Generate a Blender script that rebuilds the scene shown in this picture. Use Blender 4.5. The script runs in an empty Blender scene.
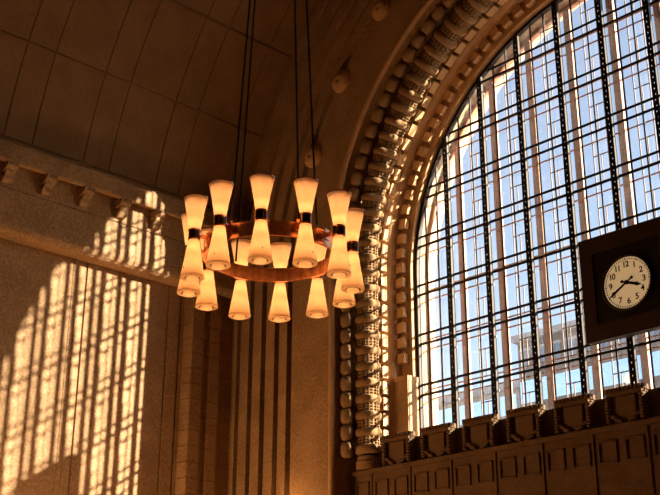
import bpy, bmesh, math, random
from mathutils import Vector, Matrix, Euler
random.seed(7)
C = bpy.context.scene.collection
PI = math.pi
R_ = math.radians

# ------------------------------------------------------------------ materials
MATS = {}
def nodes(name):
    m = bpy.data.materials.new(name); m.use_nodes = True
    nt = m.node_tree; nt.nodes.clear()
    out = nt.nodes.new('ShaderNodeOutputMaterial')
    MATS[name] = m
    return m, nt, out
def ramp(nt, a, b, fac, lo=.35, hi=.65, spread=.5):
    r = nt.nodes.new('ShaderNodeValToRGB')
    lo, hi = .5-(.5-lo)*spread, .5+(hi-.5)*spread
    r.color_ramp.elements[0].position = lo; r.color_ramp.elements[1].position = hi
    r.color_ramp.elements[0].color = (*a, 1); r.color_ramp.elements[1].color = (*b, 1)
    nt.links.new(fac, r.inputs[0]); return r.outputs[0]
def stone(name, a, b, scale=1.2, rough=.85, bump=.25, grain=40.0, spec=.25):
    m, nt, out = nodes(name)
    tc = nt.nodes.new('ShaderNodeTexCoord')
    n1 = nt.nodes.new('ShaderNodeTexNoise'); n1.inputs['Scale'].default_value = scale; n1.inputs['Detail'].default_value = 8; n1.inputs['Roughness'].default_value = .65
    n2 = nt.nodes.new('ShaderNodeTexNoise'); n2.inputs['Scale'].default_value = grain; n2.inputs['Detail'].default_value = 3
    nt.links.new(tc.outputs['Object'], n1.inputs[0]); nt.links.new(tc.outputs['Object'], n2.inputs[0])
    mix = nt.nodes.new('ShaderNodeMath'); mix.operation = 'MULTIPLY_ADD'; mix.inputs[1].default_value = .5
    nt.links.new(n2.outputs[0], mix.inputs[0])
    half = nt.nodes.new('ShaderNodeMath'); half.operation = 'MULTIPLY'; half.inputs[1].default_value = .5
    nt.links.new(n1.outputs[0], half.inputs[0]); nt.links.new(half.outputs[0], mix.inputs[2])
    p = nt.nodes.new('ShaderNodeBsdfPrincipled')
    nt.links.new(ramp(nt, a, b, mix.outputs[0]), p.inputs['Base Color'])
    p.inputs['Roughness'].default_value = rough; p.inputs['Specular IOR Level'].default_value = spec
    bp = nt.nodes.new('ShaderNodeBump'); bp.inputs['Strength'].default_value = bump; bp.inputs['Distance'].default_value = .02
    nt.links.new(n2.outputs[0], bp.inputs['Height']); nt.links.new(bp.outputs[0], p.inputs['Normal'])
    nt.links.new(p.outputs[0], out.inputs[0]); return m
def metal(name, col, rough, metallic=1.0):
    m, nt, out = nodes(name)
    tc = nt.nodes.new('ShaderNodeTexCoord'); n = nt.nodes.new('ShaderNodeTexNoise'); n.inputs['Scale'].default_value = 14; n.inputs['Detail'].default_value = 4
    nt.links.new(tc.outputs['Object'], n.inputs[0])
    p = nt.nodes.new('ShaderNodeBsdfPrincipled'); p.inputs['Metallic'].default_value = metallic
    nt.links.new(ramp(nt, tuple(c*.8 for c in col), col, n.outputs[0]), p.inputs['Base Color'])
    p.inputs['Roughness'].default_value = rough
    nt.links.new(p.outputs[0], out.inputs[0]); return m
def glass(name, veil, tint, gloss=.05, veilcol=(.9, .9, .95)):
    m, nt, out = nodes(name)
    tr = nt.nodes.new('ShaderNodeBsdfTransparent'); tr.inputs[0].default_value = (*tint, 1)
    gl = nt.nodes.new('ShaderNodeBsdfGlossy'); gl.inputs['Roughness'].default_value = .02
    tl = nt.nodes.new('ShaderNodeBsdfTranslucent'); tl.inputs[0].default_value = (*veilcol, 1)  # pale translucent veil, mixed unevenly into the pane
    tc = nt.nodes.new('ShaderNodeTexCoord'); n = nt.nodes.new('ShaderNodeTexNoise'); n.inputs['Scale'].default_value = 1.7; n.inputs['Detail'].default_value = 5
    nt.links.new(tc.outputs['Object'], n.inputs[0])
    mm = nt.nodes.new('ShaderNodeMath'); mm.operation = 'MULTIPLY'; mm.inputs[1].default_value = veil*2
    nt.links.new(n.outputs[0], mm.inputs[0])
    m1 = nt.nodes.new('ShaderNodeMixShader'); m1.inputs[0].default_value = gloss
    nt.links.new(tr.outputs[0], m1.inputs[1]); nt.links.new(gl.outputs[0], m1.inputs[2])
    m2 = nt.nodes.new('ShaderNodeMixShader'); nt.links.new(mm.outputs[0], m2.inputs[0])
    nt.links.new(m1.outputs[0], m2.inputs[1]); nt.links.new(tl.outputs[0], m2.inputs[2])
    nt.links.new(m2.outputs[0], out.inputs[0]); return m
def shade_mat(name, col, trans):
    m, nt, out = nodes(name)
    tc = nt.nodes.new('ShaderNodeTexCoord'); n = nt.nodes.new('ShaderNodeTexNoise'); n.inputs['Scale'].default_value = 6
    nt.links.new(tc.outputs['Object'], n.inputs[0])
    c = ramp(nt, tuple(x*.93 for x in col), col, n.outputs[0])
    d = nt.nodes.new('ShaderNodeBsdfDiffuse'); t = nt.nodes.new('ShaderNodeBsdfTranslucent'); g = nt.nodes.new('ShaderNodeBsdfGlossy')
    g.inputs['Roughness'].default_value = .25
    nt.links.new(c, d.inputs[0]); nt.links.new(c, t.inputs[0])
    m1 = nt.nodes.new('ShaderNodeMixShader'); m1.inputs[0].default_value = trans
    nt.links.new(d.outputs[0], m1.inputs[1]); nt.links.new(t.outputs[0], m1.inputs[2])
    m2 = nt.nodes.new('ShaderNodeMixShader'); m2.inputs[0].default_value = .04
    nt.links.new(m1.outputs[0], m2.inputs[1]); nt.links.new(g.outputs[0], m2.inputs[2])
    nt.links.new(m2.outputs[0], out.inputs[0]); return m
def lit(name, col, strength):
    m, nt, out = nodes(name)
    p = nt.nodes.new('ShaderNodeBsdfPrincipled'); p.inputs['Base Color'].default_value = (*col, 1); p.inputs['Roughness'].default_value = .4
    p.inputs['Emission Color'].default_value = (*col, 1); p.inputs['Emission Strength'].default_value = strength
    nt.links.new(p.outputs[0], out.inputs[0]); return m

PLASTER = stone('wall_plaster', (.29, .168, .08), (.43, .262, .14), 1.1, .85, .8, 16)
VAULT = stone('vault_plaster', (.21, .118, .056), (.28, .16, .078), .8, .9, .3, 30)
CARVED = stone('carved_stone', (.48, .28, .125), (.62, .375, .185), 2.0, .65, .2, 50, .25)
ROLLM = stone('shaded_carved_stone', (.26, .15, .07), (.36, .215, .105), 2.0, .8, .2, 50, .1)  # carved stone darkened in colour to stand in for shade on the rolls
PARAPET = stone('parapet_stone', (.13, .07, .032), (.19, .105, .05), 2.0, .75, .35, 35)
PORTAL = stone('portal_granite', (.36, .26, .165), (.55, .42, .28), .9, .85, .4, 12)
FLOORM = stone('floor_stone', (.34, .22, .13), (.46, .31, .19), .6, .45, .05, 30)
PAVE = stone('paving', (.38, .35, .32), (.48, .45, .42), .3, .9, .1, 5)
IRON = metal('dark_iron', (.022, .015, .011), .45, .6)
BRONZE = metal('brown_painted_iron', (.60, .27, .14), .5, .0)
BARM = metal('brown_glazing_bar', (.26, .15, .11), .6, .0)
COPPER = metal('copper', (.88, .42, .22), .22)
DARKBAND = metal('black_band', (.03, .018, .012), .3, .8)
CABLE = metal('steel_cable', (.02, .016, .012), .5, .7)
WOODD = stone('dark_wood', (.028, .014, .007), (.042, .021, .011), 3, .6, .1, 60)
BLACKP = stone('black_panel', (.006, .004, .003), (.010, .007, .005), 3, .55, .05, 60)
KNOB = metal('cream_knob', (.85, .78, .62), .4, 0)
GLASS_IN = glass('inner_glass', .02, (.97, .97, .97))
GLASS_OUT = glass('outer_glass', .03, (.96, .97, .98))
SHADE = shade_mat('opal_shade', (.98, .83, .60), .72)
DIFFUSE = shade_mat('opal_disc', (.98, .83, .60), .6)
DIAL = lit('dial', (.90, .66, .34), .34)
BRICKB = stone('far_brick', (.085, .055, .065), (.12, .08, .09), .15, .9, .1, 2)
BRICKG = stone('far_render', (.36, .30, .27), (.46, .40, .36), .15, .9, .1, 2)
FRAMEW = metal('far_window_frame', (.42, .38, .40), .6, 0)
PANEB = metal('far_window_pane', (.10, .16, .24), .1, .3)
BLUEG = metal('far_glazed_band', (.62, .76, .92), .08, .9)
GLOBE = shade_mat('white_globe', (.92, .90, .86), .4)

# ------------------------------------------------------------------ helpers
def link(name, bm, m, parent=None, smooth=False):
    me = bpy.data.meshes.new(name); bm.normal_update(); bm.to_mesh(me); bm.free()
    if smooth:
        for p in me.polygons: p.use_smooth = True
    o = bpy.data.objects.new(name, me); C.objects.link(o)
    if m: me.materials.append(m)
    if parent: o.parent = parent
    return o
def inst(name, me, parent, M):
    o = bpy.data.objects.new(name, me); C.objects.link(o); o.parent = parent; o.matrix_local = M; return o
def empty(name, loc=(0, 0, 0)):
    o = bpy.data.objects.new(name, None); C.objects.link(o); o.location = loc; o.empty_display_size = .2; return o
def tag(o, label=None, cat=None, group=None, kind=None):
    if label: o['label'] = label
    if cat: o['category'] = cat
    if group: o['group'] = group
    if kind: o['kind'] = kind
    return o
def struct(o, label=None):
    o['kind'] = 'structure'
    if label: o['label'] = label
    return o
def box(bm, x0, x1, y0, y1, z0, z1, M=None):
    vs = [bm.verts.new(Vector(p) if M is None else M @ Vector(p)) for p in
          [(x0,y0,z0),(x1,y0,z0),(x1,y1,z0),(x0,y1,z0),(x0,y0,z1),(x1,y0,z1),(x1,y1,z1),(x0,y1,z1)]]
    for f in [(0,3,2,1),(4,5,6,7),(0,1,5,4),(1,2,6,5),(2,3,7,6),(3,0,4,7)]: bm.faces.new([vs[i] for i in f])
def bevel(bm, w, seg=1):
    bmesh.ops.bevel(bm, geom=[e for e in bm.edges if e.calc_face_angle(0) > .5], offset=w, segments=seg, affect='EDGES', profile=.5)
def bar(bm, a, b, w, t, up=(0, 1, 0)):
    """rectangular bar from a to b, width w across, thickness t along up"""
    a, b = Vector(a), Vector(b); d = (b-a).normalized(); u = Vector(up); s = d.cross(u).normalized(); u = s.cross(d).normalized()
    r = []
    for q in (a, b):
        r.append([bm.verts.new(q+s*(w/2)*i+u*(t/2)*j) for i, j in ((-1,-1),(1,-1),(1,1),(-1,1))])
    for i in range(4): bm.faces.new((r[0][i], r[0][(i+1)%4], r[1][(i+1)%4], r[1][i]))
    bm.faces.new(r[0][::-1]); bm.faces.new(r[1])
def lathe(bm, prof, seg=24, M=None, cap0=False, cap1=False):
    """prof: (radius, z) revolved about z"""
    rows = []
    for r, z in prof:
        row = []
        for k in range(seg):
            a = 2*PI*k/seg; v = Vector((r*math.cos(a), r*math.sin(a), z))
            row.append(bm.verts.new(M @ v if M is not None else v))
        rows.append(row)
    for i in range(len(rows)-1):
        for k in range(seg):
            bm.faces.new((rows[i][k], rows[i][(k+1)%seg], rows[i+1][(k+1)%seg], rows[i+1][k]))
    if cap0: bm.faces.new(rows[0][::-1])
    if cap1: bm.faces.new(rows[-1])
def tube(bm, pts, r, seg=8):
    pts = [Vector(p) for p in pts]; rows = []
    for i, q in enumerate(pts):
        d = (pts[min(i+1, len(pts)-1)]-pts[max(i-1, 0)]).normalized()
        s = d.cross(Vector((.3, .9, .31))).normalized(); u = s.cross(d)
        rows.append([bm.verts.new(q+(s*math.cos(2*PI*k/seg)+u*math.sin(2*PI*k/seg))*r) for k in range(seg)])
    for i in range(len(rows)-1):
        for k in range(seg): bm.faces.new((rows[i][k], rows[i][(k+1)%seg], rows[i+1][(k+1)%seg], rows[i+1][k]))
    bm.faces.new(rows[0][::-1]); bm.faces.new(rows[-1])
def prism(bm, poly, axis, a, b, M=None):
    """extrude a 2D polygon along an axis: axis 'x' -> (y,z), 'y' -> (x,z), 'z' -> (x,y)"""
    def P(p, t):
        v = Vector((t, p[0], p[1])) if axis == 'x' else Vector((p[0], t, p[1])) if axis == 'y' else Vector((p[0], p[1], t))
        return M @ v if M is not None else v
    A = [bm.verts.new(P(p, a)) for p in poly]; B = [bm.verts.new(P(p, b)) for p in poly]
    n = len(poly)
    for i in range(n): bm.faces.new((A[i], A[(i+1)%n], B[(i+1)%n], B[i]))
    bm.faces.new(A[::-1]); bm.faces.new(B)
    bmesh.ops.recalc_face_normals(bm, faces=bm.faces)

# ------------------------------------------------------------------ measured layout
ZC = 11.4          # spring line of the window arch
RG = 5.93          # radius of the glazing
WL = -10.95        # left wall plane
YF = -2.0          # front face of the window wall
VR, VZ = 10.6, 11.6    # barrel vault
XF, XC = -10.45, -10.15   # frieze face and cornice face above the overhang

def arch_frames(r, z0, n_arc=72, n_j=10):
    """(x,z) of a stilted arch of radius r: up the left jamb, over, down the right"""
    out = [(-r, z0+(ZC-z0)*i/n_j) for i in range(n_j)]
    out += [(-r*math.cos(PI*i/n_arc), ZC+r*math.sin(PI*i/n_arc)) for i in range(n_arc+1)]
    out += [(r, ZC-(ZC-z0)*i/n_j) for i in range(1, n_j+1)]
    return out
def sweep(bm, prof, z0, n_arc=72, closed=False):
    """profile [(r, y)] carried round the stilted arch"""
    cols = [[bm.verts.new((x, y, z)) for x, z in arch_frames(r, z0, n_arc)] for r, y in prof]
    n = len(cols)
    for i in range(n if closed else n-1):
        a, b = cols[i], cols[(i+1) % n]
        for k in range(len(a)-1): bm.faces.new((a[k], a[k+1], b[k+1], b[k]))
    bmesh.ops.recalc_face_normals(bm, faces=bm.faces)

# ------------------------------------------------------------------ the shell of the hall
bm = bmesh.new(); box(bm, -11.6, 17, -34, 0.4, -.2, 0); struct(link('floor', bm, FLOORM))

# left wall: strips between recessed vertical joints, ledge and cornice are trims
bm = bmesh.new()
joints = [(-22.0, .03, .04), (-17.7, .03, .04), (-13.4, .03, .04), (-9.0, .03, .04), (-6.84, .014, .02), (-6.70, .014, .02), (-6.46, .045, .07), (-4.02, .035, .05), (-3.62, .06, .06)]
prof = [(-33.0, 0)]
for y, w, d in joints: prof += [(y-w/2, 0), (y-w/2, d), (y+w/2, d), (y+w/2, 0)]
prof += [(-1.2, 0), (-1.2, .6), (-33.0, .6)]
prism(bm, [(WL-d, y) for y, d in prof], 'z', 0, 11.5)
struct(link('wall_left', bm, PLASTER), 'brown plaster side wall with vertical joints and sunlit stripes')
# frieze that overhangs the wall on a rounded soffit, with a shallow joint
bm = bmesh.new()
prism(bm, [(WL-.6, 11.46), (WL, 11.46), (-10.70, 11.44), (-10.58, 11.465), (-10.50, 11.52), (XF-.01, 11.60), (XF, 11.70), (XF, 12.49), (XF-.03, 12.492), (XF-.03, 12.518), (XF, 12.52), (XF, 13.2), (WL-.6, 13.2)], 'y', -33, -1.2)
struct(link('wall_left.001', bm, PLASTER), 'plaster frieze overhanging the side wall')
# the cornice at the foot of the vault
bm = bmesh.new()
prism(bm, [(XF-.05, 13.13), (XF+.02, 13.13), (XF+.10, 13.09), (XC-.08, 13.03), (XC-.02, 13.05), (XC, 13.10), (XC, 13.44), (XC-.03, 13.46), (XC-.04, 13.52), (XC-.30, 13.72), (XF-.05, 13.72)], 'y', -33, YF)
struct(link('trim_1', bm, PLASTER), 'plaster cornice at the foot of the vault')

# barrel vault with paired seams across and joints along
bm = bmesh.new()
ys = []
seams = []
y = -4.0
for k in range(-1, 14):
    seams += [(-4.29 - 2.138*k, .028, .045), (-5.025 - 2.14*k, .028, .045)]
seams = sorted(s for s in seams if -33 < s[0] < -2.1)
yp = [(-33.5, 0)]
for y, w, d in seams: yp += [(y-w/2-.09, 0), (y-w/2-.085, -.012), (y-w/2, -.012), (y-w/2, d), (y+w/2, d), (y+w/2, 0)]
yp += [(-1.6, 0)]
tp = []
t = 11.6
while t < 168.5:
    nt_ = min(t+12.63, 168.4)
    tp += [(t-.11, .05), (t+.11, .05), (t+.1101, 0)]
    for j in range(1, 6): tp.append((t+(nt_-t)*j/6, 0))
    tp.append((nt_-.1101, 0)); t = nt_
    if t > 168: break
tp = [(10.6, 0)] + tp + [(168.5, .0), (169.4, 0)]
rows = []
for th, e in tp:
    row = []
    for y, d in yp:
        r = VR + max(d, e if d <= 0 else d)
        row.append(bm.verts.new((-r*math.cos(R_(th)), y, VZ+r*math.sin(R_(th)))))
    rows.append(row)
for i in range(len(rows)-1):
    for k in range(len(yp)-1): bm.faces.new((rows[i][k], rows[i+1][k], rows[i+1][k+1], rows[i][k+1]))
bmesh.ops.recalc_face_normals(bm, faces=bm.faces)
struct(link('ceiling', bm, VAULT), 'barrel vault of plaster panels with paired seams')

# the right-hand side: vault carried on a lintel over a side bay (the camera stands in it)
bm = bmesh.new(); box(bm, 10.40, 11.55, -33, -1.5, 11.0, 13.9)
struct(link('wall_right', bm, PLASTER))
bm = bmesh.new(); box(bm, 11.55, 17, -33, -1.5, 11.0, 11.4)
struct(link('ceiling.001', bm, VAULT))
bm = bmesh.new(); box(bm, 16.6, 17.2, -33, -1.5, 0, 11.2); struct(link('wall_right.001', bm, PLASTER))

# window wall: flat band, concentric ribs and the stepped reveal
ribs = [(10.60, 10.44), (10.10, 9.93), (9.60, 9.41), (9.07, 8.89), (8.59, 8.40)]
prof = [(17.5, YF), (11.0, YF)]
for a, b in ribs: prof += [(a, YF), (a, YF+.5), (b, YF+.5), (b, YF)]
prof += [(6.96, YF), (6.93, -1.9), (6.88, -1.6), (6.84, -1.0), (6.70, -.78)]
bm = bmesh.new(); sweep(bm, prof, 0); struct(link('wall_front', bm, PLASTER), 'plaster window wall with concentric ribs and grooves')
# inner reveal with a cavetto
prof = [(6.86, -1.05), (6.70, -.76), (6.62, -.74)]
prof += [(6.60, -.66), (6.52, -.655), (6.44, -.63), (6.385, -.58), (6.355, -.52), (6.34, -.44), (6.34, -.34)]
prof += [(6.34, -.24), (6.02, -.22), (5.98, -.20), (5.96, 0.02)]
bm = bmesh.new(); sweep(bm, prof, 6.0, 96); struct(link('trim_3', bm, CARVED, None), 'smooth hollow moulding of the window reveal')
# rounded edge bead
bm = bmesh.new()
sweep(bm, [(6.96+.075*math.cos(2*PI*k/10), YF+.01+.075*math.sin(2*PI*k/10)) for k in range(10)], 0, 72, True)
struct(link('trim_4', bm, CARVED, None, True), 'thin rounded bead along the outer edge of the reveal')
# pedestals the small blocks stand on
for s in (-1, 1):
    bm = bmesh.new(); box(bm, min(s*5.91, s*6.62), max(s*5.91, s*6.62), -.47, -.1, 6.3, 8.72)
    box(bm, min(s*5.90, s*6.64), max(s*5.90, s*6.64), -.49, -.1, 8.64, 8.76); bevel(bm, .012)
    struct(link('trim_5' if s < 0 else 'trim_6', bm, CARVED), 'plain stone pedestal at the foot of the window jamb')

# corner pier with coursed blocks
bm = bmesh.new()
z = 0.0
zz = [7.72-.395*k for k in range(19, -10, -1)]
for i in range(len(zz)-1):
    z0, z1 = max(0, zz[i]+.009), min(11.45, zz[i+1]-.009)
    if z1 <= z0: continue
    prism(bm, [(WL-.05, -3.50), (-10.60, -3.50), (-10.57, -3.47), (-10.57, -3.12), (-10.70, -3.06), (-10.70, -2.9), (-10.62, -2.86), (-10.62, -2.55), (-10.80, -2.5), (-10.80, -1.9), (WL-.05, -1.9)], 'z', z0, z1)
box(bm, WL-.05, -10.84, -3.42, -1.95, 0, 11.45); box(bm, WL-.05, -10.66, -3.42, -3.12, 0, 11.45); box(bm, WL-.05, -10.68, -2.8, -2.6, 0, 11.45)
struct(link('pillar_1', bm, PLASTER), 'corner pier of coursed stone blocks')

# back wall of the hall
bm = bmesh.new(); box(bm, -11.6, 17, -33.6, -33, 0, 23)
struct(link('wall_back', bm, PLASTER))

# parapet wall under the window
PY = -1.42
bm = bmesh.new()
box(bm, -7.0, 7.0, PY-.02, -.05, 0, 6.30)
box(bm, -6.95, 6.95, PY-.10, -.05, 6.30, 6.40)      # ledge
box(bm, -5.95, 5.95, -1.22, -.55, 6.40, 7.02)       # block wall behind the shields
box(bm, -5.9, 5.9, -.60, .42, 6.42, 6.75)         # sill
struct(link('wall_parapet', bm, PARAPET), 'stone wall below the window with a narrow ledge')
# framed square panels and upright joints on the parapet face: shallow recessed relief
bm = bmesh.new()
for k in range(-11, 12):
    xc = k*.6+.12
    for a in (-.20, .18): box(bm, xc+a, xc+a+.03, PY-.055, PY, 5.72, 6.12)
    box(bm, xc-.20, xc+.21, PY-.055, PY, 6.10, 6.13); box(bm, xc-.20, xc+.21, PY-.055, PY, 5.70, 5.73)
for k in range(-5, 6):
    box(bm, 1.2*k-.02-.19, 1.2*k+.02-.19, PY-.05, PY, 3, 6.30)
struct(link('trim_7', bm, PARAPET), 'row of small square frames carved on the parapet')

# portal and facade outside
bm = bmesh.new(); sweep(bm, [(5.97, .04), (5.98, .62), (6.02, .62), (7.0, 1.85), (7.1, 1.95), (17.5, 1.95)], 0, 72)
struct(link('wall_outside', bm, PORTAL), 'pale granite arched portal seen through the window')
bm = bmesh.new()
for k in range(0, 40):           # stone courses on the portal reveal
    th = PI*k/39
    M = Matrix.Translation((0, 0, ZC)) @ Matrix.Rotation(-th, 4, 'Y')
bm.free()
bm = bmesh.new(); box(bm, -300, 300, 2.3, 400, -.3, -.02); struct(link('ground_outside', bm, PAVE))

# ------------------------------------------------------------------ carved archivolt: rolls, lattice, balls, blocks
arch = empty('archivolt', (-6.47, -1.25, 6.4))
tag(arch, 'carved stone arch around the window with stacked rolls and checkered bands', 'arch molding')
INV = Matrix.Translation((6.47, 1.25, -6.4))
PITCH = .392
def path(r, z0):
    """transforms spaced along the arch: local z = along the arch, local -x = outwards"""
    Lj = ZC-z0; La = PI*6.3
    return Lj, La
NJ = 12
def stations(n_arc=50):
    out = []
    for k in range(NJ): out.append(Matrix.Translation((0, 0, ZC-PITCH*(NJ-k)+PITCH/2)))   # relative to x=-r
    for k in range(n_arc):
        th = PI*(k+.5)/n_arc
        out.append(('arc', th))
    for k in range(NJ): out.append(('right', ZC-PITCH*(k+.5)))
    return out
def place(s, r, y):
    if isinstance(s, Matrix): return Matrix.Translation((-r, y, s.translation.z))
    kind, v = s
    if kind == 'arc': return Matrix.Translation((0, y, ZC)) @ Matrix.Rotation(v, 4, 'Y') @ Matrix.Translation((-r, 0, 0))
    return Matrix.Translation((0, y, v)) @ Matrix.Rotation(PI, 4, 'Y') @ Matrix.Translation((-r, 0, 0))
ST = stations()
# roll
bm = bmesh.new()
lathe(bm, [(.20, -.112), (.265, -.108), (.303, -.085), (.325, -.048), (.333, 0), (.325, .048), (.303, .085), (.265, .108), (.20, .112)], 20, None, True, True)
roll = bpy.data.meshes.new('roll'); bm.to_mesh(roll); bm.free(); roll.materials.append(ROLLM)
for p_ in roll.polygons: p_.use_smooth = True
bm = bmesh.new()
lathe(bm, [(.03, -.19), (.09, -.18), (.13, -.14), (.15, -.06), (.15, .06), (.13, .14), (.09, .18), (.03, .19)], 14, None, True, True)
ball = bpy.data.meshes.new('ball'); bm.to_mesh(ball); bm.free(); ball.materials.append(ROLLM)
for p_ in ball.polygons: p_.use_smooth = True
bm = bmesh.new(); box(bm, -.36, .0, -.20, .0, -.15, .15); bevel(bm, .015)
blockA = bpy.data.meshes.new('block'); bm.to_mesh(blockA); bm.free(); blockA.materials.append(CARVED)
bm = bmesh.new(); box(bm, -.23, .02, -.16, .06, -.125, .125); bevel(bm, .012)
blockB = bpy.data.meshes.new('dentil'); bm.to_mesh(blockB); bm.free(); blockB.materials.append(CARVED)
for s in ST:
    inst('roll', roll, arch, INV @ place(s, 6.40, -1.32))
for i, s in enumerate(ST):
    inst('ball', ball, arch, INV @ place(s, 6.71, -1.73))
lat = bmesh.new()
lat2 = bmesh.new()
def half(i):
    """stations half a pitch later"""
    s = ST[i]
    if isinstance(s, Matrix): return Matrix.Translation((0, 0, s.translation.z+PITCH/2)) if i < NJ-1 else ('arc', 0.0)
    k, v = s
    if k == 'arc': return ('arc', v+PI/100)
    return ('right', v-PITCH/2)
for i in range(len(ST)):
    s = half(i)
    M = INV @ place(s, 6.40, -1.32)
    lathe(lat2, [(.235, -.11), (.235, .11)], 16, M)
    for zc in (-.035, .035):
        lathe(lat, [(.20, zc-.012), (.28, zc-.012), (.28, zc+.012), (.20, zc+.012)], 18, M)
    for k in range(18):
        a = 2*PI*k/18
        R = M @ Matrix.Rotation(a, 4, 'Z')
        box(lat, .20, .278, -.016, .016, -.10, .10, R)
    inst('block', blockA, arch, INV @ place(ST[i], 6.33, -.69))
for i, s in enumerate(ST):
    z = s.translation.z if isinstance(s, Matrix) else (s[1] if s[0] == 'right' else 99)
    if z > 8.9: inst('dentil', blockB, arch, INV @ place(s, 6.12, -.22))
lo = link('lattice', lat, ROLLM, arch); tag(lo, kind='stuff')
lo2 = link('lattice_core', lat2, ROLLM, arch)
for sx in (-1, 1):
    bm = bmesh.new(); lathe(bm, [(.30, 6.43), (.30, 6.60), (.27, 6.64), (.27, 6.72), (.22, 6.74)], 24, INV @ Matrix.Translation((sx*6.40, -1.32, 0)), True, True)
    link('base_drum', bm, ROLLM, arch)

# ------------------------------------------------------------------ wall bosses on the flat band
def boss(th, label, vis=True):
    x, z = -8.30*math.cos(th), ZC+8.30*math.sin(th)
    e = empty('wall_boss', (x, YF, z))
    M = Matrix.Rotation(PI/2, 4, 'X')
    bm = bmesh.new(); lathe(bm, [(.02, .0), (.30, .0), (.30, .06), (.25, .10), (.02, .10)], 28, M); o = link('rim', bm, CARVED, e)
    bm = bmesh.new(); lathe(bm, [(.24, .09), (.225, .12), (.18, .14), (.10, .155), (.06, .16), (.05, .12), (.02, .115)], 24, M); link('dome', bm, CARVED, e, True)
    tag(e, label, 'wall boss', 'round bosses on the arch band')
boss(R_(23.07), 'round carved boss just above the chandelier beside the grooves')
boss(R_(37.44), 'round carved boss halfway up the arch band, between two other bosses')
boss(R_(52.04), 'round carved boss highest on the arch band, near the top edge')

# ------------------------------------------------------------------ windows
def chord(x, r=RG): return ZC+math.sqrt(max(0, r*r-x*x))
T0, DT, GAP = 16.231, 1.2763, .25
ZS = 6.70
win = empty('window_1', (0, 0, ZS)); struct(win, 'huge arched window of dark iron lattice mullions and small panes')
W_ = Matrix.Translation((0, 0, -ZS))
def sub(bm, name, m, parent, off=(0, 0, -ZS), smooth=False):
    bmesh.ops.translate(bm, verts=bm.verts, vec=off); return link(name, bm, m, parent, smooth)
bm = bmesh.new(); sweep(bm, [(RG+.03, -.07), (RG-.05, -.07), (RG-.05, .05), (RG+.03, .05)], ZS, 72, True); sub(bm, 'frame', IRON, win)
for k in range(-4, 5):
    x = 1.2*k; zt = chord(x)-.02
    bm = bmesh.new()
    for sx in (-1, 1):
        box(bm, x+sx*.044-.027, x+sx*.044+.027, -.105, -.092, ZS, zt)
        box(bm, x+sx*.066-.005, x+sx*.066+.005, -.105, .0, ZS, zt)
    box(bm, x-.068, x+.068, -.108, -.05, zt-.15, zt)
    mo = sub(bm, 'mullion', IRON, win)
    bm = bmesh.new(); z = ZS; sgn = 1; n = 0
    while z+.14 < zt:
        a, b = (-.035, .035) if sgn > 0 else (.035, -.035)
        bar(bm, (x+a, -.097, z), (x+b, -.097, z+.14), .055, .012, (0, 1, 0))
        z += .14; sgn = -sgn
    sub(bm, 'lacing', IRON, mo)
for k in range(0, 8):
    z0 = T0-DT*k
    for g in (0, GAP):
        z = z0-g
        hw = math.sqrt(max(0, RG*RG-max(0, z-ZC)**2))
        if z < ZS+.05 or hw < .5: continue
        bm = bmesh.new(); box(bm, -hw, hw, -.016, .004, z-.029, z+.029); sub(bm, 'transom', IRON, win)
bm = bmesh.new()
for k in range(-15, 16):
    if k % 3 == 0: continue
    x = .4*k
    if abs(x) < RG: box(bm, x-.019, x+.019, -.008, .010, ZS, chord(x)-.02)
sub(bm, 'glazing_bar', IRON, win)
bm = bmesh.new()
vs = [bm.verts.new((x, .005, z)) for x, z in arch_frames(RG-.02, ZS, 64, 2)]; bm.faces.new(vs)
sub(bm, 'pane', GLASS_IN, win)
# small cream tie knobs where the mullions are tied to the outer glazing
bm = bmesh.new(); lathe(bm, [(.005, -.085), (.035, -.07), (.045, 0), (.035, .07), (.005, .085)], 10, Matrix.Rotation(PI/2, 4, 'Y'))
knob = bpy.data.meshes.new('tie_knob'); bm.to_mesh(knob); bm.free(); knob.materials.append(KNOB)
for k in range(-4, 5):
    for j in range(0, 7):
        z = T0-DT*j-.50
        if z < chord(1.2*k)-.15 and z > 7.2 and not (abs(k) <= 1 and 8.3 < z < 10.9):
            inst('tie_knob', knob, win, W_ @ Matrix.Translation((1.2*k-.09, .10, z)))
# outer glazing
YO = .43
w2 = empty('window_2', (0, YO, ZS)); struct(w2, 'outer glazing of brown painted mullions behind the dark iron window')
off2 = (0, -YO, -ZS)
bm = bmesh.new(); sweep(bm, [(RG+.06, YO-.06), (RG-.05, YO-.06), (RG-.05, YO+.06), (RG+.06, YO+.06)], ZS, 72, True); sub(bm, 'frame', BRONZE, w2, off2)
for k in range(-4, 5):
    x = 1.2*k; zt = chord(x)-.02
    bm = bmesh.new(); box(bm, x-.09, x+.09, YO-.04, YO+.04, ZS, zt); box(bm, x-.03, x+.03, YO-.06, YO+.06, ZS, zt); sub(bm, 'mullion', BRONZE, w2, off2)
for k in range(0, 8):
    for g in (0, GAP):
        z = T0-DT*k-g
        hw = math.sqrt(max(0, RG*RG-max(0, z-ZC)**2))
        if z < ZS+.05 or hw < .5: continue
        bm = bmesh.new(); box(bm, -hw, hw, YO-.008, YO+.008, z-.018, z+.018); sub(bm, 'transom', BRONZE, w2, off2)
bm = bmesh.new()
for k in range(-15, 16):
    if k % 3 == 0: continue
    x = .4*k
    if abs(x) < RG: box(bm, x-.012, x+.012, YO-.008, YO+.008, ZS, chord(x)-.02)
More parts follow.
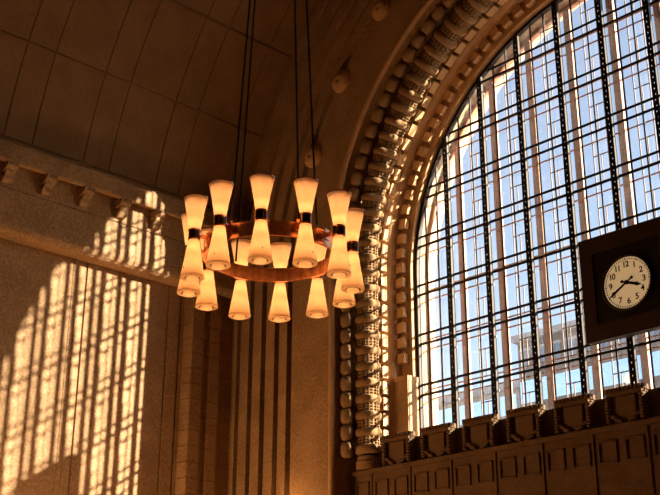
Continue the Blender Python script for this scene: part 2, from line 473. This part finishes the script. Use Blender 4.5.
for k in range(-5, 5):           # T-shaped opening lights in the middle third of every bay
    x0 = 1.2*k+.4; xm = x0+.2
    for j in range(-1, 7):
        z = T0-DT*j
        zt = z-GAP-.36; zb = z-DT+.02
        if zt < min(chord(x0), chord(x0+.4))-.05 and abs(x0) < 5.3:
            box(bm, x0, x0+.4, YO-.008, YO+.008, zt-.014, zt+.014)
            box(bm, xm-.010, xm+.010, YO-.008, YO+.008, max(zb, ZS), zt)
sub(bm, 'glazing_bar', BARM, w2, off2)
bm = bmesh.new()
vs = [bm.verts.new((x, YO+.004, z)) for x, z in arch_frames(RG-.02, ZS, 64, 2)]; bm.faces.new(vs)
sub(bm, 'pane', GLASS_OUT, w2, off2)

# ------------------------------------------------------------------ clock
CX, CY, CZ = .22, -.15, 9.64
clk = empty('wall_clock', (CX, CY, CZ-1.15))
tag(clk, 'large square dark clock with a pale lit round dial in front of the window', 'clock')
offc = (-CX, -CY, -(CZ-1.15))
HW = 1.11; HH = 1.15; FY = CY-.20
bm = bmesh.new()
box(bm, CX-HW, CX+HW, FY, CY, CZ-HH, CZ-.80); box(bm, CX-HW, CX+HW, FY, CY, CZ+.78, CZ+HH)
box(bm, CX-HW, CX-.80, FY, CY, CZ-.80, CZ+.78); box(bm, CX+.80, CX+HW, FY, CY, CZ-.80, CZ+.78)
sub(bm, 'housing', WOODD, clk, offc)
bm = bmesh.new(); box(bm, CX-.81, CX+.81, FY+.03, CY-.01, CZ-.81, CZ+.79); sub(bm, 'panel', BLACKP, clk, offc)
CZd = CZ-.06
MC = Matrix.Translation((CX, FY+.03, CZd)) @ Matrix.Rotation(PI/2, 4, 'X')
bm = bmesh.new(); lathe(bm, [(.555, 0), (.60, .0), (.615, .05), (.575, .085), (.555, .05)], 56, MC); sub(bm, 'bezel', WOODD, clk, offc, True)
bm = bmesh.new(); lathe(bm, [(.0001, .02), (.56, .02)], 56, MC); dial = sub(bm, 'dial', DIAL, clk, offc)
bm = bmesh.new()
for k in range(60):
    a = 2*PI*k/60; big = k % 5 == 0
    M = MC @ Matrix.Rotation(-a, 4, 'Z')
    w = .011 if big else .007
    box(bm, -w, w, .495 if big else .505, .535, .021, .024, M)
lathe(bm, [(.512, .021), (.516, .021), (.516, .023), (.512, .023), (.512, .021)], 60, MC)
sub(bm, 'minute_track', BLACKP, dial, (0, 0, 0)); bpy.data.objects['minute_track'].data.transform(Matrix.Translation(offc))
for h in range(1, 13):
    cu = bpy.data.curves.new('numeral', 'FONT'); cu.body = str(h); cu.size = .18; cu.space_character = .82 if h > 9 else 1.0; cu.align_x = 'CENTER'; cu.align_y = 'CENTER'; cu.extrude = .002; cu.offset = .004
    tmp = bpy.data.objects.new('numeral_curve', cu); C.objects.link(tmp)
    bpy.context.view_layer.update()
    me = bpy.data.meshes.new_from_object(tmp.evaluated_get(bpy.context.evaluated_depsgraph_get()))
    bpy.data.objects.remove(tmp)
    a = 2*PI*h/12
    me.transform(Matrix.Translation(offc) @ MC @ Matrix.Translation((.40*math.sin(a), .40*math.cos(a), .024)))
    me.materials.clear(); me.materials.append(BLACKP)
    o = bpy.data.objects.new('numeral', me); C.objects.link(o); o.parent = dial
def hand(name, ang, ln, w, tail, zz):
    M = MC @ Matrix.Rotation(-R_(ang), 4, 'Z')
    bm = bmesh.new()
    prism(bm, [(-w, 0), (-w*1.25, ln*.6), (-w*1.7, ln*.66), (0, ln), (w*1.7, ln*.66), (w*1.25, ln*.6), (w, 0)], 'z', zz, zz+.012, M)
    box(bm, -w*.8, w*.8, -tail, .0, zz, zz+.012, M)
    lathe(bm, [(.001, zz), (.034, zz), (.034, zz+.012), (.001, zz+.012)], 16, M @ Matrix.Translation((0, -tail, 0)))
    sub(bm, name, BLACKP, clk, offc)
hand('hour_hand', 110, .36, .026, .12, .035)
hand('minute_hand', 240, .52, .019, .15, .052)
bm = bmesh.new(); lathe(bm, [(.045, .02), (.045, .07), (.001, .075)], 20, MC); sub(bm, 'hub', BLACKP, clk, offc)

# ------------------------------------------------------------------ carved shields on the parapet
def shield(x, label):
    e = empty('carved_shield', (x, PY, 6.42))
    # stepped frame
    bm = bmesh.new()
    box(bm, -.43, .43, -.02, .18, .60, .70); box(bm, -.40, .40, -.04, .18, .54, .61)
    for k in range(9): box(bm, -.40+.092*k, -.40+.092*k+.055, -.06, 0, .625, .69)
    for s in (-1, 1):
        box(bm, s*.375-.055, s*.375+.055, .02, .18, 0.02, .56)
        box(bm, s*.285-.03, s*.285+.03, .05, .18, -.02, .55)
    box(bm, -.30, .30, .10, .18, 0, .56)
    bevel(bm, .008); link('frame', bm, PARAPET, e)
    for s in (-1, 1):
        bm = bmesh.new()
        for k in range(8): lathe(bm, [(.03, -.03), (.058, -.022), (.066, 0), (.058, .022), (.03, .03)], 12, Matrix.Translation((s*.375, 0, .50-k*.062)), True, True)
        link('bead_column', bm, PARAPET, e, True)
    bm = bmesh.new(); prism(bm, [(-.225, .53), (.225, .53), (.225, .16), (0, -.06), (-.225, .16)], 'y', .0, .12); bevel(bm, .02, 2); link('shield_plate', bm, PARAPET, e)
    bm = bmesh.new()
    for s in (-1, 1):
        for k in range(7):
            t = k/6; px, pz = s*(.29-.27*t), .15-.19*t**1.1+.012*math.sin(k*2)
            bmesh.ops.create_icosphere(bm, subdivisions=2, radius=.045+.012*math.sin(t*PI)+(.01 if k == 6 else 0), matrix=Matrix.Translation((px, -.01-.02*t, pz)) @ Matrix.Diagonal((1, .8, 1, 1)))
    link('garland', bm, PARAPET, e, True)
    tag(e, label, 'carved shield', 'stone shields along the parapet')
names = ['carved stone shield against the window jamb, first of the parapet row',
         'carved stone shield second in the parapet row from the jamb',
         'carved stone shield third in the parapet row from the jamb',
         'carved stone shield fourth in the parapet row, two before the clock mullion',
         'carved stone shield below the left edge of the square clock',
         'carved stone shield below the clock dial, last of the row in the photo']
for i in range(6): shield(-5.4+1.2*i-.02, names[i])

# ------------------------------------------------------------------ corbels below the cornice
def corbel(y, label):
    e = empty('corbel', (XF-.02, y, 12.60))
    bm = bmesh.new()
    prism(bm, [(0, .26), (.14, .24), (.27, .30), (.33, .34), (.33, .45), (0, .46)], 'y', -.15, .15); bevel(bm, .012); link('upper_block', bm, PLASTER, e)
    bm = bmesh.new()
    prism(bm, [(0, .02), (.05, .0), (.11, .02), (.16, .08), (.17, .15), (.22, .20), (.24, .29), (.0, .33)], 'y', -.115, .115); bevel(bm, .01)
    for s in (-1, 1):
        lathe(bm, [(.001, .0), (.05, .0), (.05, .02), (.001, .03)], 14, Matrix.Translation((.11, s*.115, .10)) @ Matrix.Rotation(-s*PI/2, 4, 'X'))
    link('scroll', bm, PLASTER, e)
    tag(e, label, 'corbel', 'corbels below the vault cornice')
for y, l in zip((-9.09, -8.07, -7.04, -5.98, -4.92),
    ('small stone corbel farthest left under the vault cornice', 'small stone corbel second from the left under the cornice',
     'small stone corbel in the middle of the row of five', 'small stone corbel just touched by sunlight, left of the brightly lit one',
     'small stone corbel in full sunlight behind the chandelier side')): corbel(y, l)

# ------------------------------------------------------------------ chandelier
KC = Vector((.06, -9.85, 7.83)); RL = 1.215; RB = .985
ch = empty('chandelier', KC)
tag(ch, 'copper ring chandelier with twelve glowing double cone lamps', 'chandelier')
bm = bmesh.new()
lathe(bm, [(RB, -.10), (RB+.015, -.10), (RB+.015, .10), (RB, .10), (RB-.012, .10), (RB-.012, -.10), (RB, -.10)], 96, Matrix.Translation((0, 0, -.06))); ring = link('ring', bm, COPPER, ch)
bm = bmesh.new()
for zz in (-.10, .10): lathe(bm, [(RB-.02, zz-.012), (RB+.024, zz-.012), (RB+.024, zz+.012), (RB-.02, zz+.012), (RB-.02, zz-.012)], 96, Matrix.Translation((0, 0, -.06)))
link('ring_edge', bm, COPPER, ring)
HU, HL = .535, .60
def mk(fn, m, nm, smooth=True):
    bm = bmesh.new(); fn(bm); me = bpy.data.meshes.new(nm); bm.normal_update(); bm.to_mesh(me); bm.free()
    if smooth:
        for q in me.polygons: q.use_smooth = True
    me.materials.append(m); return me
def band(bm): lathe(bm, [(.02, -.08), (.080, -.08), (.085, -.075), (.085, .075), (.080, .08), (.02, .08)], 24)
def liner(bm):
    for z in (-.07, .07): lathe(bm, [(.082, z-.012), (.090, z-.012), (.090, z+.012), (.082, z+.012)], 24)
    for a in (0, PI/2, PI, 3*PI/2):
        box(bm, .082, .093, -.012, .012, -.07, .07, Matrix.Rotation(a+.5, 4, 'Z'))
def upper(bm): lathe(bm, [(.070, .07), (.084, .09), (.102, .20), (.132, .37), (.163, .52), (.176, .575), (.172, .575), (.160, .52)], 32)
def lower(bm): lathe(bm, [(.070, -.07), (.084, -.09), (.103, -.22), (.138, -.44), (.168, -.61), (.174, -.645), (.170, -.65)], 32)
def rimring(bm): lathe(bm, [(.170, .572), (.181, .572), (.181, .587), (.170, .587), (.170, .572)], 32)
def disc(bm): lathe(bm, [(.172, -.635), (.176, -.655), (.170, -.662), (.112, -.662), (.112, -.63)], 32)
def cup(bm): lathe(bm, [(.092, -.60), (.092, -.68), (.075, -.695), (.03, -.70), (.001, -.70)], 24)
def capring(bm): lathe(bm, [(.090, -.645), (.113, -.645), (.113, -.655), (.090, -.655), (.090, -.645)], 24)
def screw(bm):
    for a in range(1): lathe(bm, [(.001, .0), (.009, .0), (.009, .012), (.001, .014)], 8, Matrix.Rotation(.3, 4, 'Z') @ Matrix.Translation((.152, 0, -.53)) @ Matrix.Rotation(PI/2, 4, 'Y'))
def arm(bm): bar(bm, (-.10, 0, 0), (-(RL-RB)+.015, 0, 0), .05, .05, (0, 0, 1)); box(bm, -(RL-RB), -(RL-RB)+.03, -.05, .05, -.08, .08)
MB = {n: mk(f, m, n, sm) for n, f, m, sm in [('lamp', band, DARKBAND, False), ('collar', liner, COPPER, False), ('upper_shade', upper, SHADE, True), ('lower_shade', lower, SHADE, True),
      ('shade_rim', rimring, COPPER, False), ('diffuser', disc, DIFFUSE, False), ('bulb_cup', cup, DIFFUSE, True), ('cup_ring', capring, DARKBAND, False), ('screw', screw, DARKBAND, False), ('bracket', arm, COPPER, False)]}
PH = R_(132.8); YWC = .81673
for k in range(12):
    a = PH+k*PI/6
    M = Matrix.Translation((RL*math.cos(a), RL*math.sin(a), -.012-.038*math.sin(a-YWC))) @ Matrix.Rotation(a, 4, 'Z')
    lp = inst('lamp', MB['lamp'], ch, M)
    for n in ('collar', 'upper_shade', 'lower_shade', 'shade_rim', 'diffuser', 'bulb_cup', 'cup_ring', 'screw', 'bracket'):
        inst(n, MB[n], lp, Matrix.Identity(4))
    for dz, e in ((.19, 1.15), (.43, 1.25), (-.21, 1.15), (-.46, 1.3), (-.60, .45)):
        L = bpy.data.lights.new('lamp_bulb', 'POINT'); L.energy = e; L.color = (1.0, .43, .16); L.shadow_soft_size = .05
        lo = bpy.data.objects.new('lamp_bulb', L); C.objects.link(lo); lo.parent = lp; lo.matrix_local = Matrix.Translation((0, 0, dz))
for a in (66, 127, -46, -123):
    a = R_(a+46.8)
    top = Vector((0, 0, 14.35)); b = Vector(((RB)*math.cos(a), (RB)*math.sin(a), .10))
    bm = bmesh.new(); tube(bm, [b, b.lerp(top, .5), top], .016); link('cable', bm, CABLE, ch)

# ------------------------------------------------------------------ outside: buildings and a globe lamp
def building(name, x0, x1, y, z1, depth, mat, fl, nw, band=None, label=''):
    e = empty(name, ((x0+x1)/2, y+depth/2, 0)); xc, yc = (x0+x1)/2, y+depth/2
    bm = bmesh.new(); box(bm, x0-xc, x1-xc, -depth/2, depth/2, 0, z1); w = link('facade', bm, mat, e)
    bm = bmesh.new(); box(bm, x0-xc-.4, x1-xc+.4, -depth/2-.4, depth/2+.4, z1-.1, z1+.5); link('parapet', bm, FRAMEW, e)
    bw = (x1-x0)/nw
    bf = bmesh.new(); bp = bmesh.new()
    for f in fl:
        for k in range(nw):
            cx = x0-xc+bw*(k+.5)
            box(bf, cx-bw*.36, cx+bw*.36, -depth/2-.12, -depth/2, f+1.75, f+2.0); box(bf, cx-bw*.5, cx+bw*.5, -depth/2-.14, -depth/2, f-.2, f+.05)
            for q in (-1, 1): box(bp, cx+q*bw*.17-bw*.14, cx+q*bw*.17+bw*.14, -depth/2-.15, -depth/2-.05, f+.15, f+1.75)
    if fl: link('window_frame', bf, FRAMEW, e); link('window_pane', bp, PANEB, e)
    else: bf.free(); bp.free()
    if band:
        bm = bmesh.new(); box(bm, x0-xc+.2, x1-xc-.2, -depth/2-.2, -depth/2, band[0], band[1]); link('glazed_band', bm, BLUEG, e)
    tag(e, label, 'building'); return e
building('city_building', -48.3, -12, 60, 31.0, 16, BRICKB, (4, 7.4, 10.8, 14.2, 17.6, 21.0, 28.2), 22, (25.2, 27.2), 'dark brick building across the square seen low through the window')
building('low_building', -62, -48.8, 60.5, 27.0, 14, BRICKG, (4, 7.4, 10.8, 14.2, 17.6, 21.0), 8, (24.6, 26.4), 'lower pale building beside the dark brick one, seen through the window')
gx, gy, gz = -7.5, 12.0, 11.2
gl = empty('globe_lamp', (gx, gy, 0)); tag(gl, 'white globe street lamp just outside the window below the clock', 'street lamp')
bm = bmesh.new(); lathe(bm, [(.14, 0), (.12, .6), (.06, .8), (.05, gz-.25), (.12, gz-.22), (.12, gz-.15)], 14, None, True); link('post', bm, IRON, gl)
bm = bmesh.new(); lathe(bm, [(.10, -.16), (.19, -.10), (.215, 0), (.19, .11), (.11, .19), (.001, .215)], 24, Matrix.Translation((0, 0, gz))); link('globe', bm, GLOBE, gl, True)

# ------------------------------------------------------------------ light
world = bpy.data.worlds.new('sky'); bpy.context.scene.world = world; world.use_nodes = True
nt = world.node_tree; nt.nodes.clear()
sun_to = Vector((1, .61, .40)).normalized()
out = nt.nodes.new('ShaderNodeOutputWorld'); bg = nt.nodes.new('ShaderNodeBackground'); sky = nt.nodes.new('ShaderNodeTexSky')
sky.sky_type = 'NISHITA'; sky.sun_disc = False; sky.sun_elevation = math.asin(sun_to.z); sky.sun_rotation = math.atan2(sun_to.x, sun_to.y); sky.dust_density = 1.6; sky.air_density = 1.0; sky.ozone_density = 1.0
bg.inputs[1].default_value = .36
nt.links.new(sky.outputs[0], bg.inputs[0]); nt.links.new(bg.outputs[0], out.inputs[0])
S = bpy.data.lights.new('sun', 'SUN'); S.energy = 28.0; S.angle = R_(.53); S.color = (1.0, .88, .68)
so = bpy.data.objects.new('sun', S); C.objects.link(so); so.rotation_euler = (-sun_to).to_track_quat('-Z', 'Y').to_euler(); so.location = sun_to*60
# warm fill lights added in the hall without fittings and a low wall lamp beside the grooves, all outside the frame
for loc, e in (((0, -22, 3.0), 60), ((-9.3, -8.2, 1.0), 1250)):
    L = bpy.data.lights.new('hall_fill', 'POINT'); L.energy = e; L.color = (1, .58, .24); L.shadow_soft_size = .8
    lo = bpy.data.objects.new('hall_fill', L); C.objects.link(lo); lo.location = loc
L = bpy.data.lights.new('wall_lamp', 'POINT'); L.energy = 12; L.color = (1, .5, .17); L.shadow_soft_size = .1
lo = bpy.data.objects.new('wall_lamp', L); C.objects.link(lo); lo.location = (-8.25, -2.45, 5.75)

# ------------------------------------------------------------------ camera
F, PT, YW, RO = 1139.277, .37004, .81673, .00305
cam = bpy.data.cameras.new('camera'); co = bpy.data.objects.new('camera', cam); C.objects.link(co)
fw = Vector((-math.sin(YW)*math.cos(PT), math.cos(YW)*math.cos(PT), math.sin(PT)))
r = Vector((math.cos(YW), math.sin(YW), 0)); u = r.cross(fw)
c_, s_ = math.cos(RO), math.sin(RO)
r, u = r*c_+u*s_, -r*s_+u*c_
co.matrix_world = Matrix(((r.x, u.x, -fw.x, 12.2326), (r.y, u.y, -fw.y, -20.0799), (r.z, u.z, -fw.z, 1.7), (0, 0, 0, 1)))
cam.sensor_width = 36; cam.lens = F*36/660; cam.clip_end = 1000
sc = bpy.context.scene; sc.camera = co
sc.view_settings.view_transform = 'Standard'; sc.view_settings.look = 'None'; sc.view_settings.gamma = 1; sc.view_settings.use_curve_mapping = False
sc.view_settings.exposure = 0.0
